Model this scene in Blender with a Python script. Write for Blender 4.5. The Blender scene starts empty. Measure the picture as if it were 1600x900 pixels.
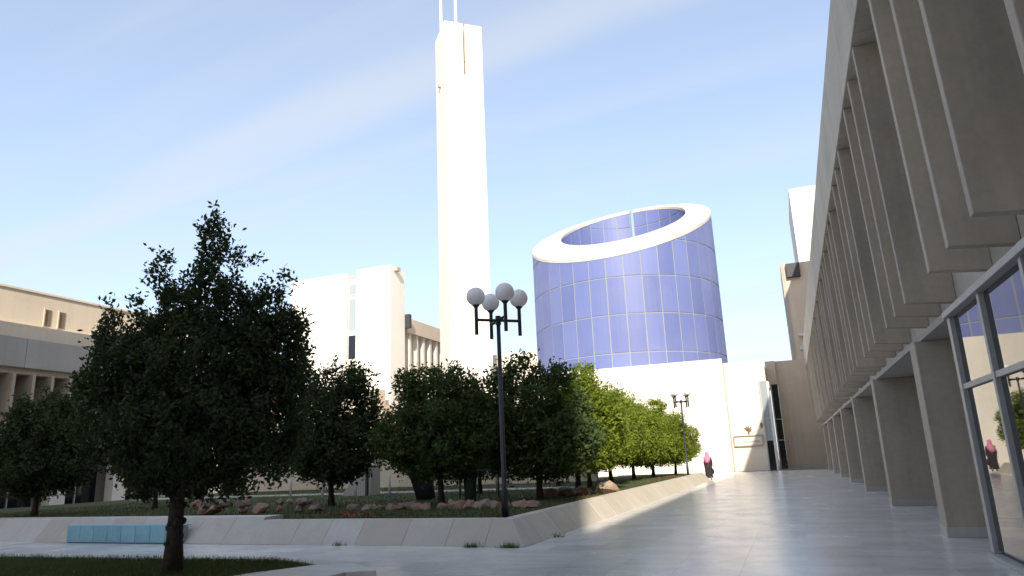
import bpy, bmesh, math, random
import numpy as np
from mathutils import Vector, Matrix, noise
R_ = math.radians
random.seed(7); rng = np.random.default_rng(7)
scene = bpy.context.scene
C = scene.collection

# ------------------------------------------------------------------ camera
FPX, V1, ROLL, EYE = 1100.0, (1241.0, 704.0), R_(2.4), 1.6
upi = (-math.sin(ROLL), -math.cos(ROLL))
dx, dy = V1[0]-800, V1[1]-450
pit = math.atan(-(dx*upi[0]+dy*upi[1])/FPX)
upc = Vector((upi[0]*math.cos(pit), upi[1]*math.cos(pit), math.sin(pit)))
d1c = Vector((dx, dy, FPX)).normalized()
xc = d1c.cross(upc)
Rw = Matrix((xc, d1c, upc))                 # camera (right, down, forward) -> world
cd = bpy.data.cameras.new('camera'); cam = bpy.data.objects.new('camera', cd); C.objects.link(cam)
right, down, fwd = Rw.col[0], Rw.col[1], Rw.col[2]
M = Matrix((right, -down, -fwd)).transposed().to_4x4(); M.translation = (0, 0, EYE)
cam.matrix_world = M
cd.sensor_width = 36; cd.lens = 36*FPX/1600; cd.clip_start = 0.1; cd.clip_end = 6000
scene.camera = cam

# ------------------------------------------------------------------ light
SUN_AZ, SUN_EL = 163.0, 32.4                # azimuth clockwise from +Y (the long axis of the court)
sv = Vector((math.sin(R_(SUN_AZ))*math.cos(R_(SUN_EL)), math.cos(R_(SUN_AZ))*math.cos(R_(SUN_EL)), math.sin(R_(SUN_EL))))
w = bpy.data.worlds.new('World'); scene.world = w; w.use_nodes = True
nt = w.node_tree; N = nt.nodes; L = nt.links
for n in list(N): N.remove(n)
def wn(t, **k):
    n = N.new(t)
    for a, b in k.items(): setattr(n, a, b)
    return n
sky = wn('ShaderNodeTexSky', sky_type='NISHITA', sun_disc=False, sun_elevation=R_(SUN_EL), sun_rotation=R_(SUN_AZ),
         altitude=600, air_density=1.0, dust_density=1.8, ozone_density=2.2)
tc = wn('ShaderNodeTexCoord'); sep = wn('ShaderNodeSeparateXYZ'); L.new(tc.outputs['Generated'], sep.inputs[0])
def mth(op, a, b=None, clamp=False):
    n = wn('ShaderNodeMath', operation=op); n.use_clamp = clamp
    for i, v in enumerate((a, b)):
        if v is None: continue
        if isinstance(v, (int, float)): n.inputs[i].default_value = v
        else: L.new(v, n.inputs[i])
    return n.outputs[0]
zz = mth('ADD', mth('MAXIMUM', sep.outputs[2], 0.0), 0.12)
cmb = wn('ShaderNodeCombineXYZ'); L.new(mth('DIVIDE', sep.outputs[0], zz), cmb.inputs[0]); L.new(mth('DIVIDE', sep.outputs[1], zz), cmb.inputs[1])
def cirrus(sx, sy, rot, off, scale, lo, hi, dist=0.6):
    mp = wn('ShaderNodeMapping'); mp.inputs['Scale'].default_value = (sx, sy, 1); mp.inputs['Rotation'].default_value = (0, 0, rot); mp.inputs['Location'].default_value = off
    L.new(cmb.outputs[0], mp.inputs['Vector'])
    nz = wn('ShaderNodeTexNoise'); nz.inputs['Scale'].default_value = scale; nz.inputs['Detail'].default_value = 5; nz.inputs['Roughness'].default_value = 0.52; nz.inputs['Distortion'].default_value = dist
    L.new(mp.outputs[0], nz.inputs['Vector'])
    mr = wn('ShaderNodeMapRange', interpolation_type='SMOOTHSTEP'); mr.inputs['From Min'].default_value = lo; mr.inputs['From Max'].default_value = hi
    L.new(nz.outputs['Fac'], mr.inputs['Value']); return mr.outputs[0]
c1 = cirrus(0.28, 1.9, R_(6), (0.4, 0.75, 0), 1.1, 0.42, 0.75, 0.4)
c2 = cirrus(0.55, 1.5, R_(8), (3.1, 2.3, 0), 1.6, 0.45, 0.85)
# one long cirrus band drawn out along the wind, its edges broken by noise
sp2 = wn('ShaderNodeSeparateXYZ'); L.new(cmb.outputs[0], sp2.inputs[0])
wob = cirrus(0.5, 1.6, R_(6), (1.3, 5.1, 0), 1.7, 0.2, 0.8, 0.3)
dist_ = mth('SUBTRACT', mth('ADD', mth('ADD', sp2.outputs[1], mth('MULTIPLY', sp2.outputs[0], 0.115)), mth('MULTIPLY', wob, 0.07)), 1.165)
band = wn('ShaderNodeMapRange', interpolation_type='SMOOTHERSTEP'); band.inputs['From Min'].default_value = 0.13; band.inputs['From Max'].default_value = 0.0; L.new(mth('ABSOLUTE', dist_), band.inputs['Value'])
hz = mth('MULTIPLY', mth('POWER', mth('SUBTRACT', 1.0, mth('MAXIMUM', sep.outputs[2], 0.0), True), 4.0), 0.42)
cl = mth('ADD', mth('ADD', mth('ADD', mth('MULTIPLY', c1, 0.26), mth('MULTIPLY', c2, 0.16)), mth('MULTIPLY', mth('MULTIPLY', band.outputs[0], mth('ADD', mth('MULTIPLY', c2, 0.5), 0.6)), 0.42)), mth('ADD', hz, 0.33), True)
mixc = wn('ShaderNodeMix', data_type='RGBA'); L.new(cl, mixc.inputs['Factor']); L.new(sky.outputs[0], mixc.inputs[6]); mixc.inputs[7].default_value = (2.52, 2.66, 2.82, 1)
bg = wn('ShaderNodeBackground'); bg.inputs['Strength'].default_value = 0.15
L.new(mixc.outputs[2], bg.inputs['Color'])
wo = wn('ShaderNodeOutputWorld'); L.new(bg.outputs[0], wo.inputs['Surface'])
sd = bpy.data.lights.new('sun', 'SUN'); sd.energy = 3.3; sd.angle = R_(0.5); sd.color = (1.0, 0.90, 0.76)
so = bpy.data.objects.new('sun', sd); C.objects.link(so); so.rotation_euler = (-sv).to_track_quat('-Z', 'Y').to_euler(); so.location = (20, -40, 60)
scene.view_settings.view_transform = 'Standard'; scene.view_settings.look = 'None'
scene.view_settings.gamma = 1; scene.view_settings.use_curve_mapping = False
scene.view_settings.exposure = 1.08

# ------------------------------------------------------------------ materials
MATS = {}
class NB:
    def __init__(s, name):
        m = bpy.data.materials.new(name); m.use_nodes = True; s.m = m; s.t = m.node_tree
        s.b = s.t.nodes['Principled BSDF']; s.out = s.t.nodes['Material Output']; MATS[name] = m
    def n(s, t, **k):
        n = s.t.nodes.new(t)
        for a, b in k.items(): setattr(n, a, b)
        return n
    def l(s, a, b): s.t.links.new(a, b)
    def pos(s, scale=(1, 1, 1), rot=(0, 0, 0)):
        g = s.n('ShaderNodeNewGeometry'); mp = s.n('ShaderNodeMapping'); mp.inputs['Scale'].default_value = scale; mp.inputs['Rotation'].default_value = rot
        s.l(g.outputs['Position'], mp.inputs['Vector']); return mp.outputs[0]
    def noise(s, vec, scale, detail=5, rough=0.55, dist=0.0):
        n = s.n('ShaderNodeTexNoise'); n.inputs['Scale'].default_value = scale; n.inputs['Detail'].default_value = detail; n.inputs['Roughness'].default_value = rough; n.inputs['Distortion'].default_value = dist
        s.l(vec, n.inputs['Vector']); return n.outputs['Fac']
    def ramp(s, fac, *stops):
        r = s.n('ShaderNodeValToRGB'); e = r.color_ramp.elements
        while len(e) < len(stops): e.new(0.5)
        for el, (p, c) in zip(e, stops): el.position = p; el.color = (*c, 1)
        s.l(fac, r.inputs[0]); return r.outputs[0]
    def mix(s, fac, a, b, mode='MIX'):
        n = s.n('ShaderNodeMix', data_type='RGBA', blend_type=mode)
        for sock, v in ((n.inputs['Factor'], fac), (n.inputs[6], a), (n.inputs[7], b)):
            if isinstance(v, (int, float)): sock.default_value = v
            elif isinstance(v, tuple): sock.default_value = (*v, 1)
            else: s.l(v, sock)
        return n.outputs[2]
    def map(s, v, a, b, c, d):
        n = s.n('ShaderNodeMapRange'); 
        for i, x in enumerate((a, b, c, d)): n.inputs[i+1].default_value = x
        s.l(v, n.inputs[0]); return n.outputs[0]
    def rand(s): return s.n('ShaderNodeObjectInfo').outputs['Random']
    def bump(s, h, strength=0.3, dist=0.02):
        n = s.n('ShaderNodeBump'); n.inputs['Strength'].default_value = strength; n.inputs['Distance'].default_value = dist
        s.l(h, n.inputs['Height']); s.l(n.outputs[0], s.b.inputs['Normal'])
    def set(s, color=None, rough=None, **k):
        if color is not None:
            if isinstance(color, tuple): s.b.inputs['Base Color'].default_value = (*color, 1)
            else: s.l(color, s.b.inputs['Base Color'])
        if rough is not None:
            if isinstance(rough, (int, float)): s.b.inputs['Roughness'].default_value = rough
            else: s.l(rough, s.b.inputs['Roughness'])
        for a, v in k.items(): s.b.inputs[a.replace('_', ' ')].default_value = v
        return s.m

def stone(name, base, var=0.12, scale=0.6, rough=0.75, rnd=0.07, streak=0.06):
    n = NB(name); p = n.pos()
    a = n.noise(p, scale, 6, 0.6); b = n.noise(p, scale*14, 4, 0.6); ps = n.pos((3.0, 3.0, 0.12)); st = n.noise(ps, 1.2, 4, 0.6)
    dk = tuple(c*(1-var) for c in base); lt = tuple(min(1, c*(1+var)) for c in base)
    col = n.ramp(a, (0.3, dk), (0.7, lt))
    v = n.map(b, 0.3, 0.7, 1-var*0.5, 1+var*0.5); h = n.n('ShaderNodeHueSaturation'); n.l(v, h.inputs['Value']); n.l(col, h.inputs['Color'])
    s2 = n.map(st, 0.45, 0.75, 1.0, 1.0-streak); h2 = n.n('ShaderNodeHueSaturation'); n.l(s2, h2.inputs['Value']); n.l(h.outputs[0], h2.inputs['Color'])
    r2 = n.map(n.rand(), 0, 1, 1-rnd, 1+rnd); h3 = n.n('ShaderNodeHueSaturation'); n.l(r2, h3.inputs['Value']); n.l(h2.outputs[0], h3.inputs['Color'])
    n.bump(b, 0.25, 0.01)
    return n.set(h3.outputs[0], rough)
stone('limestone', (0.47, 0.395, 0.31), streak=0.13)
stone('cream_wall', (0.70, 0.64, 0.55), 0.05)
stone('limestone_fascia', (0.52, 0.465, 0.385), streak=0.14)
stone('white_stone', (0.68, 0.63, 0.54), 0.05)
stone('tower_stone', (0.74, 0.70, 0.63), 0.03, rnd=0.02)
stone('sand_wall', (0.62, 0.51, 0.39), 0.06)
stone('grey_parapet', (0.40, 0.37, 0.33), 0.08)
stone('pale_soffit', (0.62, 0.60, 0.56), 0.05)
stone('plinth_stone', (0.50, 0.47, 0.42), 0.08)
stone('ring_marble', (0.50, 0.47, 0.43), 0.10, 0.8)
stone('sand_sunlit', (0.74, 0.62, 0.46), 0.05)  # sand wall colour lightened to stand for direct sun
stone('seam_grey', (0.24, 0.265, 0.29), 0.08)
stone('soil', (0.10, 0.075, 0.05), 0.3, 3)
stone('back_block', (0.42, 0.37, 0.30), 0.1)

def slab_mat(name, cols, rough=0.6):
    n = NB(name); p = n.pos(); r = n.rand()
    stops = [((i+0.5)/len(cols), c) for i, c in enumerate(cols)]
    base = n.ramp(r, *stops); a = n.noise(p, 2.2, 6, 0.65, 0.6); g = n.noise(p, 40, 3)
    col = n.mix(n.map(a, 0.35, 0.7, 0.0, 0.35), base, (0.36, 0.34, 0.31)); 
    v = n.map(g, 0.3, 0.7, 0.92, 1.06); h = n.n('ShaderNodeHueSaturation'); n.l(v, h.inputs['Value']); n.l(col, h.inputs['Color'])
    n.bump(g, 0.2, 0.006); return n.set(h.outputs[0], rough)
slab_mat('kerb_stone', [(0.52, 0.46, 0.38), (0.68, 0.66, 0.63), (0.46, 0.38, 0.29), (0.63, 0.60, 0.55), (0.53, 0.46, 0.36), (0.56, 0.52, 0.45)])
slab_mat('kerb_stone_warm', [(0.60, 0.54, 0.43), (0.64, 0.58, 0.47), (0.58, 0.52, 0.41)])

def marble(name, bricks):
    n = NB(name); p = n.pos()
    a = n.noise(n.pos((0.7, 1.9, 1)), 0.8, 7, 0.66, 1.0); v = n.noise(n.pos((1.0, 2.4, 1)), 1.1, 8, 0.66, 2.2); f = n.noise(p, 0.9, 3, 0.5)
    col = n.ramp(a, (0.28, (0.58, 0.555, 0.51)), (0.50, (0.71, 0.68, 0.63)), (0.75, (0.79, 0.76, 0.705)))
    vein = n.ramp(v, (0.46, (0, 0, 0)), (0.50, (1, 1, 1)), (0.54, (0, 0, 0)))
    col = n.mix(n.map(vein, 0, 1, 0, 0.22), col, (0.30, 0.30, 0.31))
    if bricks:
        bt = n.n('ShaderNodeTexBrick'); bt.offset = 0.0; bt.squash = 1.0
        for k_, v_ in (('Scale', 1.0), ('Brick Width', SLX), ('Row Height', SLY), ('Mortar Size', 0.004)): bt.inputs[k_].default_value = v_
        bt.inputs['Color1'].default_value = (0.93, 0.93, 0.93, 1); bt.inputs['Color2'].default_value = (1.05, 1.05, 1.05, 1); bt.inputs['Mortar'].default_value = (0.86, 0.86, 0.86, 1)
        n.l(n.pos(), bt.inputs['Vector']); col = n.mix(1.0, col, bt.outputs['Color'], 'MULTIPLY')
    else:
        rv = n.map(n.rand(), 0, 1, 0.90, 1.08); h = n.n('ShaderNodeHueSaturation'); n.l(rv, h.inputs['Value']); n.l(col, h.inputs['Color']); col = h.outputs[0]
    rg = n.map(f, 0.3, 0.7, 0.20, 0.28)
    n.bump(n.noise(p, 0.8, 2, 0.5), 0.02, 0.01)
    return n.set(col, rg, IOR=1.55)
SLX, SLY = 0.9, 0.6
marble('marble_slab', False); marble('marble_far', True)

def simple(name, col, rough, metallic=0.0, var=0.08, scale=8, **k):
    n = NB(name); a = n.noise(n.pos(), scale, 4); c = n.ramp(a, (0.3, tuple(x*(1-var) for x in col)), (0.7, tuple(min(1, x*(1+var)) for x in col)))
    return n.set(c, rough, Metallic=metallic, **k)
simple('mullion_metal', (0.44, 0.425, 0.40), 0.5, 0.15)
simple('lamp_black', (0.018, 0.02, 0.022), 0.45)
simple('dark_metal', (0.03, 0.03, 0.035), 0.5)
simple('white_metal', (0.65, 0.65, 0.63), 0.45)
simple('globe_glass', (0.93, 0.93, 0.92), 0.25, 0, 0.01, Subsurface_Weight=0.6, Subsurface_Scale=0.3)
simple('bin_green', (0.012, 0.035, 0.018), 0.5)
simple('emblem_brown', (0.22, 0.15, 0.08), 0.5)
simple('sign_grey', (0.38, 0.36, 0.32), 0.5)
simple('wrap_dark', (0.018, 0.018, 0.024), 0.8, 0, 0.3)
simple('bark', (0.055, 0.042, 0.032), 0.9, 0, 0.45, 14)
simple('flower_red', (0.38, 0.03, 0.02), 0.6, 0, 0.3, 30)
simple('skin', (0.36, 0.20, 0.13), 0.55)
simple('scarf_pink', (0.62, 0.20, 0.34), 0.8, 0, 0.25, 25)
simple('cloth_dark', (0.022, 0.016, 0.018), 0.9, 0, 0.3, 12)
simple('cloth_plum', (0.030, 0.018, 0.026), 0.9, 0, 0.3, 12)
simple('shoe_dark', (0.02, 0.02, 0.02), 0.5)
def glassy(name, col, ior, rough=0.015):
    n = NB(name); return n.set(col, rough, IOR=ior)
glassy('window_glass', (0.012, 0.014, 0.016), 1.95)
glassy('dark_glass', (0.010, 0.012, 0.014), 1.5, 0.05)
glassy('pale_glass', (0.30, 0.34, 0.36), 1.7, 0.05)
def rock_mat():
    n = NB('rock_red'); p = n.pos(); a = n.noise(p, 4, 7, 0.65); r = n.rand()
    b = n.ramp(r, (0.0, (0.28, 0.17, 0.115)), (0.35, (0.36, 0.23, 0.16)), (0.6, (0.20, 0.15, 0.12)), (0.85, (0.36, 0.27, 0.20)))
    c = n.mix(n.map(a, 0.3, 0.75, 0, 0.4), b, (0.14, 0.10, 0.08)); n.bump(a, 0.7, 0.05); n.set(c, 0.9)
rock_mat()
def drum_mat():
    n = NB('blue_panel'); r = n.rand(); g = n.n('ShaderNodeNewGeometry'); p = n.pos((9, 9, 0.10)); st = n.noise(p, 1.3, 4, 0.6); b = n.noise(n.pos(), 0.35, 4)
    c = n.ramp(r, (0.0, (0.102, 0.130, 0.31)), (0.5, (0.120, 0.152, 0.35)), (1.0, (0.142, 0.175, 0.385)))
    c = n.mix(n.map(st, 0.35, 0.75, 0.0, 0.35), c, (0.16, 0.19, 0.35)); c = n.mix(n.map(b, 0.4, 0.75, 0, 0.22), c, (0.20, 0.22, 0.34))
    n.set(c, n.map(st, 0.3, 0.7, 0.42, 0.56), IOR=1.45)
drum_mat()
def pool_mat():
    n = NB('blue_tile'); a = n.noise(n.pos(), 5, 4); v = n.map(n.rand(), 0, 1, 0.93, 1.06); c = n.ramp(a, (0.3, (0.22, 0.42, 0.50)), (0.7, (0.27, 0.49, 0.57)))
    h = n.n('ShaderNodeHueSaturation'); n.l(v, h.inputs['Value']); n.l(c, h.inputs['Color']); n.set(h.outputs[0], 0.45)
pool_mat()
def leaf_mat(name, dark, light, trans):
    n = NB(name); g = n.noise(n.pos(), 1.6, 3); c = n.ramp(g, (0.3, dark), (0.7, light))
    n.set(c, 0.7, Specular_IOR_Level=0.25); tr = n.n('ShaderNodeBsdfTranslucent'); n.l(n.mix(0.55, c, (0.35, 0.42, 0.06)), tr.inputs['Color'])
    mx = n.n('ShaderNodeMixShader'); mx.inputs[0].default_value = trans; n.l(n.b.outputs[0], mx.inputs[1]); n.l(tr.outputs[0], mx.inputs[2]); n.l(mx.outputs[0], n.out.inputs['Surface'])
leaf_mat('leaf_shaded', (0.022, 0.038, 0.015), (0.042, 0.068, 0.024), 0.08)  # leaf colour darkened to stand for shade on the shaded trees
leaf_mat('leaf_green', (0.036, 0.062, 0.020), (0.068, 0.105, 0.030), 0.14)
leaf_mat('leaf_sunlit', (0.15, 0.21, 0.025), (0.25, 0.31, 0.04), 0.42)  # same foliage brightened in colour to stand for sunlight
leaf_mat('grass_blade', (0.035, 0.055, 0.016), (0.075, 0.095, 0.028), 0.15)
def grass_ground():
    n = NB('lawn_ground'); a = n.noise(n.pos(), 1.2, 6); b = n.noise(n.pos(), 22, 4); c = n.ramp(a, (0.3, (0.040, 0.055, 0.018)), (0.7, (0.085, 0.095, 0.035)))
    n.bump(b, 0.8, 0.04); n.set(c, 0.95)
grass_ground()
def sand():
    n = NB('desert_ground'); a = n.noise(n.pos(), 0.05, 6); n.set(n.ramp(a, (0.3, (0.34, 0.28, 0.20)), (0.7, (0.42, 0.35, 0.26))), 0.95)
sand()

# ------------------------------------------------------------------ helpers
def mesh_of(name, verts, faces, smooth=False):
    me = bpy.data.meshes.new(name); me.from_pydata([tuple(v) for v in verts], [], faces); me.update()
    bm = bmesh.new(); bm.from_mesh(me); bmesh.ops.recalc_face_normals(bm, faces=bm.faces); bm.to_mesh(me); bm.free()
    if smooth:
        for p in me.polygons: p.use_smooth = True
    return me
def link(name, me, mat, parent=None):
    o = bpy.data.objects.new(name, me); C.objects.link(o)
    if mat and me is not None and len(me.materials) == 0: me.materials.append(MATS[mat])
    if parent: o.parent = parent
    return o
def empty(name, loc=(0, 0, 0), rz=0.0):
    o = bpy.data.objects.new(name, None); C.objects.link(o); o.location = loc; o.rotation_euler.z = rz; o.empty_display_size = 0.3; return o
def tag(o, label, cat, group=None, kind=None):
    o['label'] = label; o['category'] = cat
    if group: o['group'] = group
    if kind: o['kind'] = kind
    return o
def struct(o, label=None):
    o['kind'] = 'structure'
    if label: o['label'] = label
    return o
BF = [(0, 3, 2, 1), (4, 5, 6, 7), (0, 1, 5, 4), (1, 2, 6, 5), (2, 3, 7, 6), (3, 0, 4, 7)]
def boxv(x0, x1, y0, y1, z0, z1):
    return [(x0, y0, z0), (x1, y0, z0), (x1, y1, z0), (x0, y1, z0), (x0, y0, z1), (x1, y0, z1), (x1, y1, z1), (x0, y1, z1)]
def boxes(bs):
    V, F = [], []
    for b in bs:
        k = len(V); V += boxv(*b); F += [tuple(i+k for i in f) for f in BF]
    return V, F
def box(name, b, mat, parent=None, bev=0.0):
    o = link(name, mesh_of(name, boxv(*b), BF), mat, parent)
    if bev: bevel(o, bev)
    return o
def bevel(o, wd, seg=2):
    m = o.modifiers.new('bevel', 'BEVEL'); m.width = wd; m.segments = seg; m.limit_method = 'ANGLE'; m.angle_limit = R_(40)
    return o
def prism(pts, axis, a, b):
    """pts: 2-D outline; axis 'x','y','z' the extrusion axis from a to b"""
    def P(p, t):
        return {'x': (t, p[0], p[1]), 'y': (p[0], t, p[1]), 'z': (p[0], p[1], t)}[axis]
    n = len(pts); V = [P(p, a) for p in pts]+[P(p, b) for p in pts]
    return V, [tuple(range(n-1, -1, -1)), tuple(range(n, 2*n))]+[(i, (i+1) % n, n+(i+1) % n, n+i) for i in range(n)]
def tube_vf(pts, radii, sides=10, cap=True):
    V, F = [], []; pts = [Vector(p) for p in pts]
    for i, p in enumerate(pts):
        d = (pts[min(i+1, len(pts)-1)]-pts[max(i-1, 0)]).normalized()
        a = d.cross(Vector((0, 0, 1)) if abs(d.z) < 0.95 else Vector((1, 0, 0))).normalized(); b = d.cross(a)
        for k in range(sides):
            t = 2*math.pi*k/sides; V.append(p+(a*math.cos(t)+b*math.sin(t))*radii[i])
    for i in range(len(pts)-1):
        for k in range(sides):
            F.append((i*sides+k, i*sides+(k+1) % sides, (i+1)*sides+(k+1) % sides, (i+1)*sides+k))
    if cap: F += [tuple(range(sides-1, -1, -1)), tuple(range((len(pts)-1)*sides, len(pts)*sides))]
    return V, F
def join_vf(lst):
    V, F = [], []
    for v, f in lst:
        k = len(V); V += list(v); F += [tuple(i+k for i in q) for q in f]
    return V, F
def sphere_vf(c, r, seg=24, ring=14, sq=(1, 1, 1)):
    V, F = [], []
    for i in range(ring+1):
        th = math.pi*i/ring
        for k in range(seg):
            t = 2*math.pi*k/seg; V.append((c[0]+r*sq[0]*math.sin(th)*math.cos(t), c[1]+r*sq[1]*math.sin(th)*math.sin(t), c[2]+r*sq[2]*math.cos(th)))
    for i in range(ring):
        for k in range(seg): F.append((i*seg+k, (i+1)*seg+k, (i+1)*seg+(k+1) % seg, i*seg+(k+1) % seg))
    return V, F
def copy_tree(o, parent=None):
    c = o.copy(); C.objects.link(c); c.parent = parent
    for ch in list(o.children): copy_tree(ch, c)
    return c

# ------------------------------------------------------------------ ground and paving
gr = link('ground', mesh_of('ground', [(-3000, -3000, -0.06), (3000, -3000, -0.06), (3000, 3000, -0.06), (-3000, 3000, -0.06)], [(0, 1, 2, 3)]), 'desert_ground'); struct(gr)
pv = box('plaza_bed', (-48, 20, -27, 66, -0.055, -0.004), 'plinth_stone'); struct(pv)
plaza = empty('plaza_floor'); struct(plaza, 'polished grey marble paving of the open court')
# near slabs are pieces of their own; farther out the joints are too fine to tell apart
YN0, YN1, XN0, XN1 = 9.6, 19.2, -4.5, 2.25
slab_me = mesh_of('paving_slab', boxv(0.001, SLX-0.001, 0.001, SLY-0.001, -0.05, 0.0), BF)
ny = int(round((YN1-YN0)/SLY)); cnt = 0
for j in range(ny):
    for i in range(-5, 3):                       # the walkway between planter and glass front
        o = link('paving_slab', slab_me, 'marble_slab', plaza); o.location = (i*SLX, YN0+j*SLY, 0); cnt += 1
for j in range(7):                                # the cross walk in front of the planter
    for i in range(-22, -5):
        o = link('paving_slab', slab_me, 'marble_slab', plaza); o.location = (i*SLX, YN0+j*SLY, 0); cnt += 1
far_b = [(-4.5, 2.7, YN1, 66, -0.05, 0), (2.7, 7.6, -27, 66, -0.05, 0), (-48, 2.7, -27, YN0, -0.05, 0), (-48, -22*SLX, YN0, 14.9, -0.05, 0), (-8, -4.5, 13.8, 66, -0.05, 0.0), (-48, -8, 48, 66, -0.05, 0)]
fv, ff = boxes(far_b)
o = link('paving', mesh_of('paving', fv, ff), 'marble_far', plaza); o['kind'] = 'stuff'

# ------------------------------------------------------------------ right: colonnade building
XC, XG = 2.35, 2.55
rb = empty('colonnade_building', (2.5, 20, 0)); tag(rb, 'long beige stone building with deep vertical fins above a colonnade and glazing on the right', 'building')
def rp(name, b, mat, bev=0.0, parent=rb):
    o = box(name, b, mat, parent, bev); 
    if parent is rb: o.location = (-2.5, -20, 0)
    return o
def rmesh(name, vf, mat, parent=rb, bev=0.0):
    o = link(name, mesh_of(name, *vf), mat, parent); o.location = (-2.5, -20, 0)
    if bev: bevel(o, bev)
    return o
yy = -26.0
while yy < 69.9:
    y1 = min(yy+7.75, 70.0); rp('fascia_panel', (1.90, 2.45, yy+0.006, y1-0.006, 8.82, 10.85), 'limestone_fascia', 0.015); yy = y1
rp('roof_slab', (2.452, 19.5, -26, 70, 9.22, 10.4), 'limestone')
rp('spandrel_wall', (2.80, 3.1, -26, 70, 3.62, 9.218), 'limestone_fascia')
rp('upper_floors', (6.5, 19.3, -26, 43.0, 10.402, 23.8), 'limestone')
rp('roof_shade_mass', (6.5, 19.3, 43.01, 70, 10.402, 29.0), 'limestone')  # hidden roof mass added to shade the end wall and entrance
fin_prof = [(2.05, 3.93), (2.797, 3.86), (2.797, 8.816), (1.93, 8.816)]
fin_vf = prism(fin_prof, 'y', 0, 0.16); fin_me = mesh_of('fin', *fin_vf)
nb = 0
for g in range(-7, 13):
    for k in range(3):
        y = 8.27+g*4.93+k*1.31
        if -26 < y < 69.5:
            o = link('fin', fin_me, 'limestone', rb); o.location = (-2.5, y-20, 0); bevel(o, 0.012)
    yb = 8.27+g*4.93+2*1.31+0.45                   # window and top beam in each wide bay
    if -25 < yb < 67:
        rp('bay_window', (2.72, 2.798, yb, yb+1.7, 4.9, 7.6), 'dark_glass')
        rp('bay_beam', (2.05, 2.79, yb-0.16, yb+1.84, 8.90, 9.06), 'limestone')
rp('recess_soffit', (2.452, 2.799, -26, 70, 9.10, 9.21), 'grey_parapet')
# ground storey: arcade beyond the glazing
rp('arcade_ceiling', (2.46, 7.6, 12.7, 70, 3.50, 3.615), 'grey_parapet')
rp('arcade_back_wall', (7.6, 7.9, 12.7, 70, -0.04, 3.5), 'limestone')
rp('glass_hall_body', (2.72, 7.6, -26, 12.5, -0.04, 3.6), 'back_block')
for k in range(7):
    y = 15.0+k*7.75
    c = rp('pillar', (XC, XC+1.30, y, y+0.62, 0.0, 3.498), 'limestone', 0.015)
    p = box('plinth', (XC-0.018, XC+1.318, y-0.018, y+0.638, 0.0, 0.17), 'plinth_stone', c, 0.008)
    p.location = (0, 0, 0)
# arched doorway shapes on the arcade's back wall
for k in range(6):
    y = 17.4+k*7.75; pts = [(y, 0.0), (y+2.4, 0.0), (y+2.4, 1.9)]+[(y+1.2+1.2*math.cos(t), 1.9+1.0*math.sin(t)) for t in np.linspace(0.15, math.pi-0.15, 9)]+[(y, 1.9)]
    rmesh('arched_door', prism(pts, 'x', 7.55, 7.598), 'dark_glass')
# glazing: mullions, rails, panes
ms = [12.5-1.9*i for i in range(9)]
gl = empty('glazed_screen'); gl.parent = rb; gl.location = (-2.5, -20, 0)
for i, y in enumerate(ms):
    wd = 0.10 if i else 0.18
    box('mullion', (XG-0.075, XG+0.10, y-wd/2, y+wd/2, 0.06, 3.50), 'mullion_metal', gl, 0.006)
ends = [ms[0]-0.09]+ms[1:]
for i in range(8):
    ya, yb = ms[i+1]+0.052, (ends[i]-0.002 if i == 0 else ms[i]-0.052)
    box('transom', (XG-0.06, XG+0.09, ya, yb, 2.39, 2.47), 'mullion_metal', gl, 0.005)
    box('pane', (XG-0.01, XG+0.01, ya, yb, 0.10, 2.388), 'window_glass', gl)
    box('pane', (XG-0.01, XG+0.01, ya, yb, 2.472, 3.498), 'window_glass', gl)
box('head_rail', (XG-0.13, XG+0.13, ms[-1]-0.1, ms[0]+0.10, 3.502, 3.60), 'mullion_metal', gl, 0.008)
box('sill', (XG-0.13, XG+0.13, ms[-1]-0.1, ms[0]+0.10, 0.0, 0.058), 'mullion_metal', gl, 0.006)
rp('rear_wall', (2.45, 2.72, -26, ms[-1]-0.12, -0.04, 3.6), 'limestone')

# ------------------------------------------------------------------ far end: podium, entrance, tall blocks
pod = empty('podium_building', (-15, 66, 0)); tag(pod, 'low windowless sunlit white stone podium under the blue drum', 'building')
def pp(root, name, b, mat, bev=0.0):
    o = box(name, b, mat, root, bev); o.location = -root.location; return o
pp(pod, 'wall', (-30, -5.1, 66, 66.5, 0.0, 9.95), 'white_stone')
pp(pod, 'roof', (-30, -5.1, 66.502, 104, 0, 9.6), 'white_stone')
pp(pod, 'return_wall', (-5.098, -1.60, 67.5, 68.0, 0.0, 9.68), 'cream_wall')
pp(pod, 'return_roof', (-5.098, -1.62, 68.002, 80, 0.0, 9.4), 'white_stone')
ew = empty('entrance_wall', (0, 72, 0)); tag(ew, 'shaded beige stone wall closing the court between podium and colonnade', 'wall')
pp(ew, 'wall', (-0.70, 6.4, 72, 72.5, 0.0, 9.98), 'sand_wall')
pp(ew, 'skirting', (-0.70, 2.3, 71.96, 71.998, 0.0, 0.35), 'plinth_stone')
pp(ew, 'sun_sliver', (0.10, 0.19, 71.93, 71.998, 0.7, 2.9), 'white_stone'); pp(ew, 'sun_sliver', (-0.02, 0.07, 71.93, 71.998, 2.95, 5.3), 'white_stone')  # pale strips put in for slivers of sunlight on the shaded wall
en = empty('glass_entrance', (-1.5, 69, 0)); tag(en, 'tall narrow glazed entrance with pale posts at the end of the court', 'entrance')
pp(en, 'lintel', (-1.60, -0.702, 71.4, 72.4, 7.75, 9.97), 'sand_wall')
pp(en, 'post', (-1.595, -1.42, 67.35, 67.6, 0, 7.75), 'white_metal'); pp(en, 'post', (-2.24, -2.14, 67.35, 67.497, 0, 7.8), 'mullion_metal')
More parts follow.
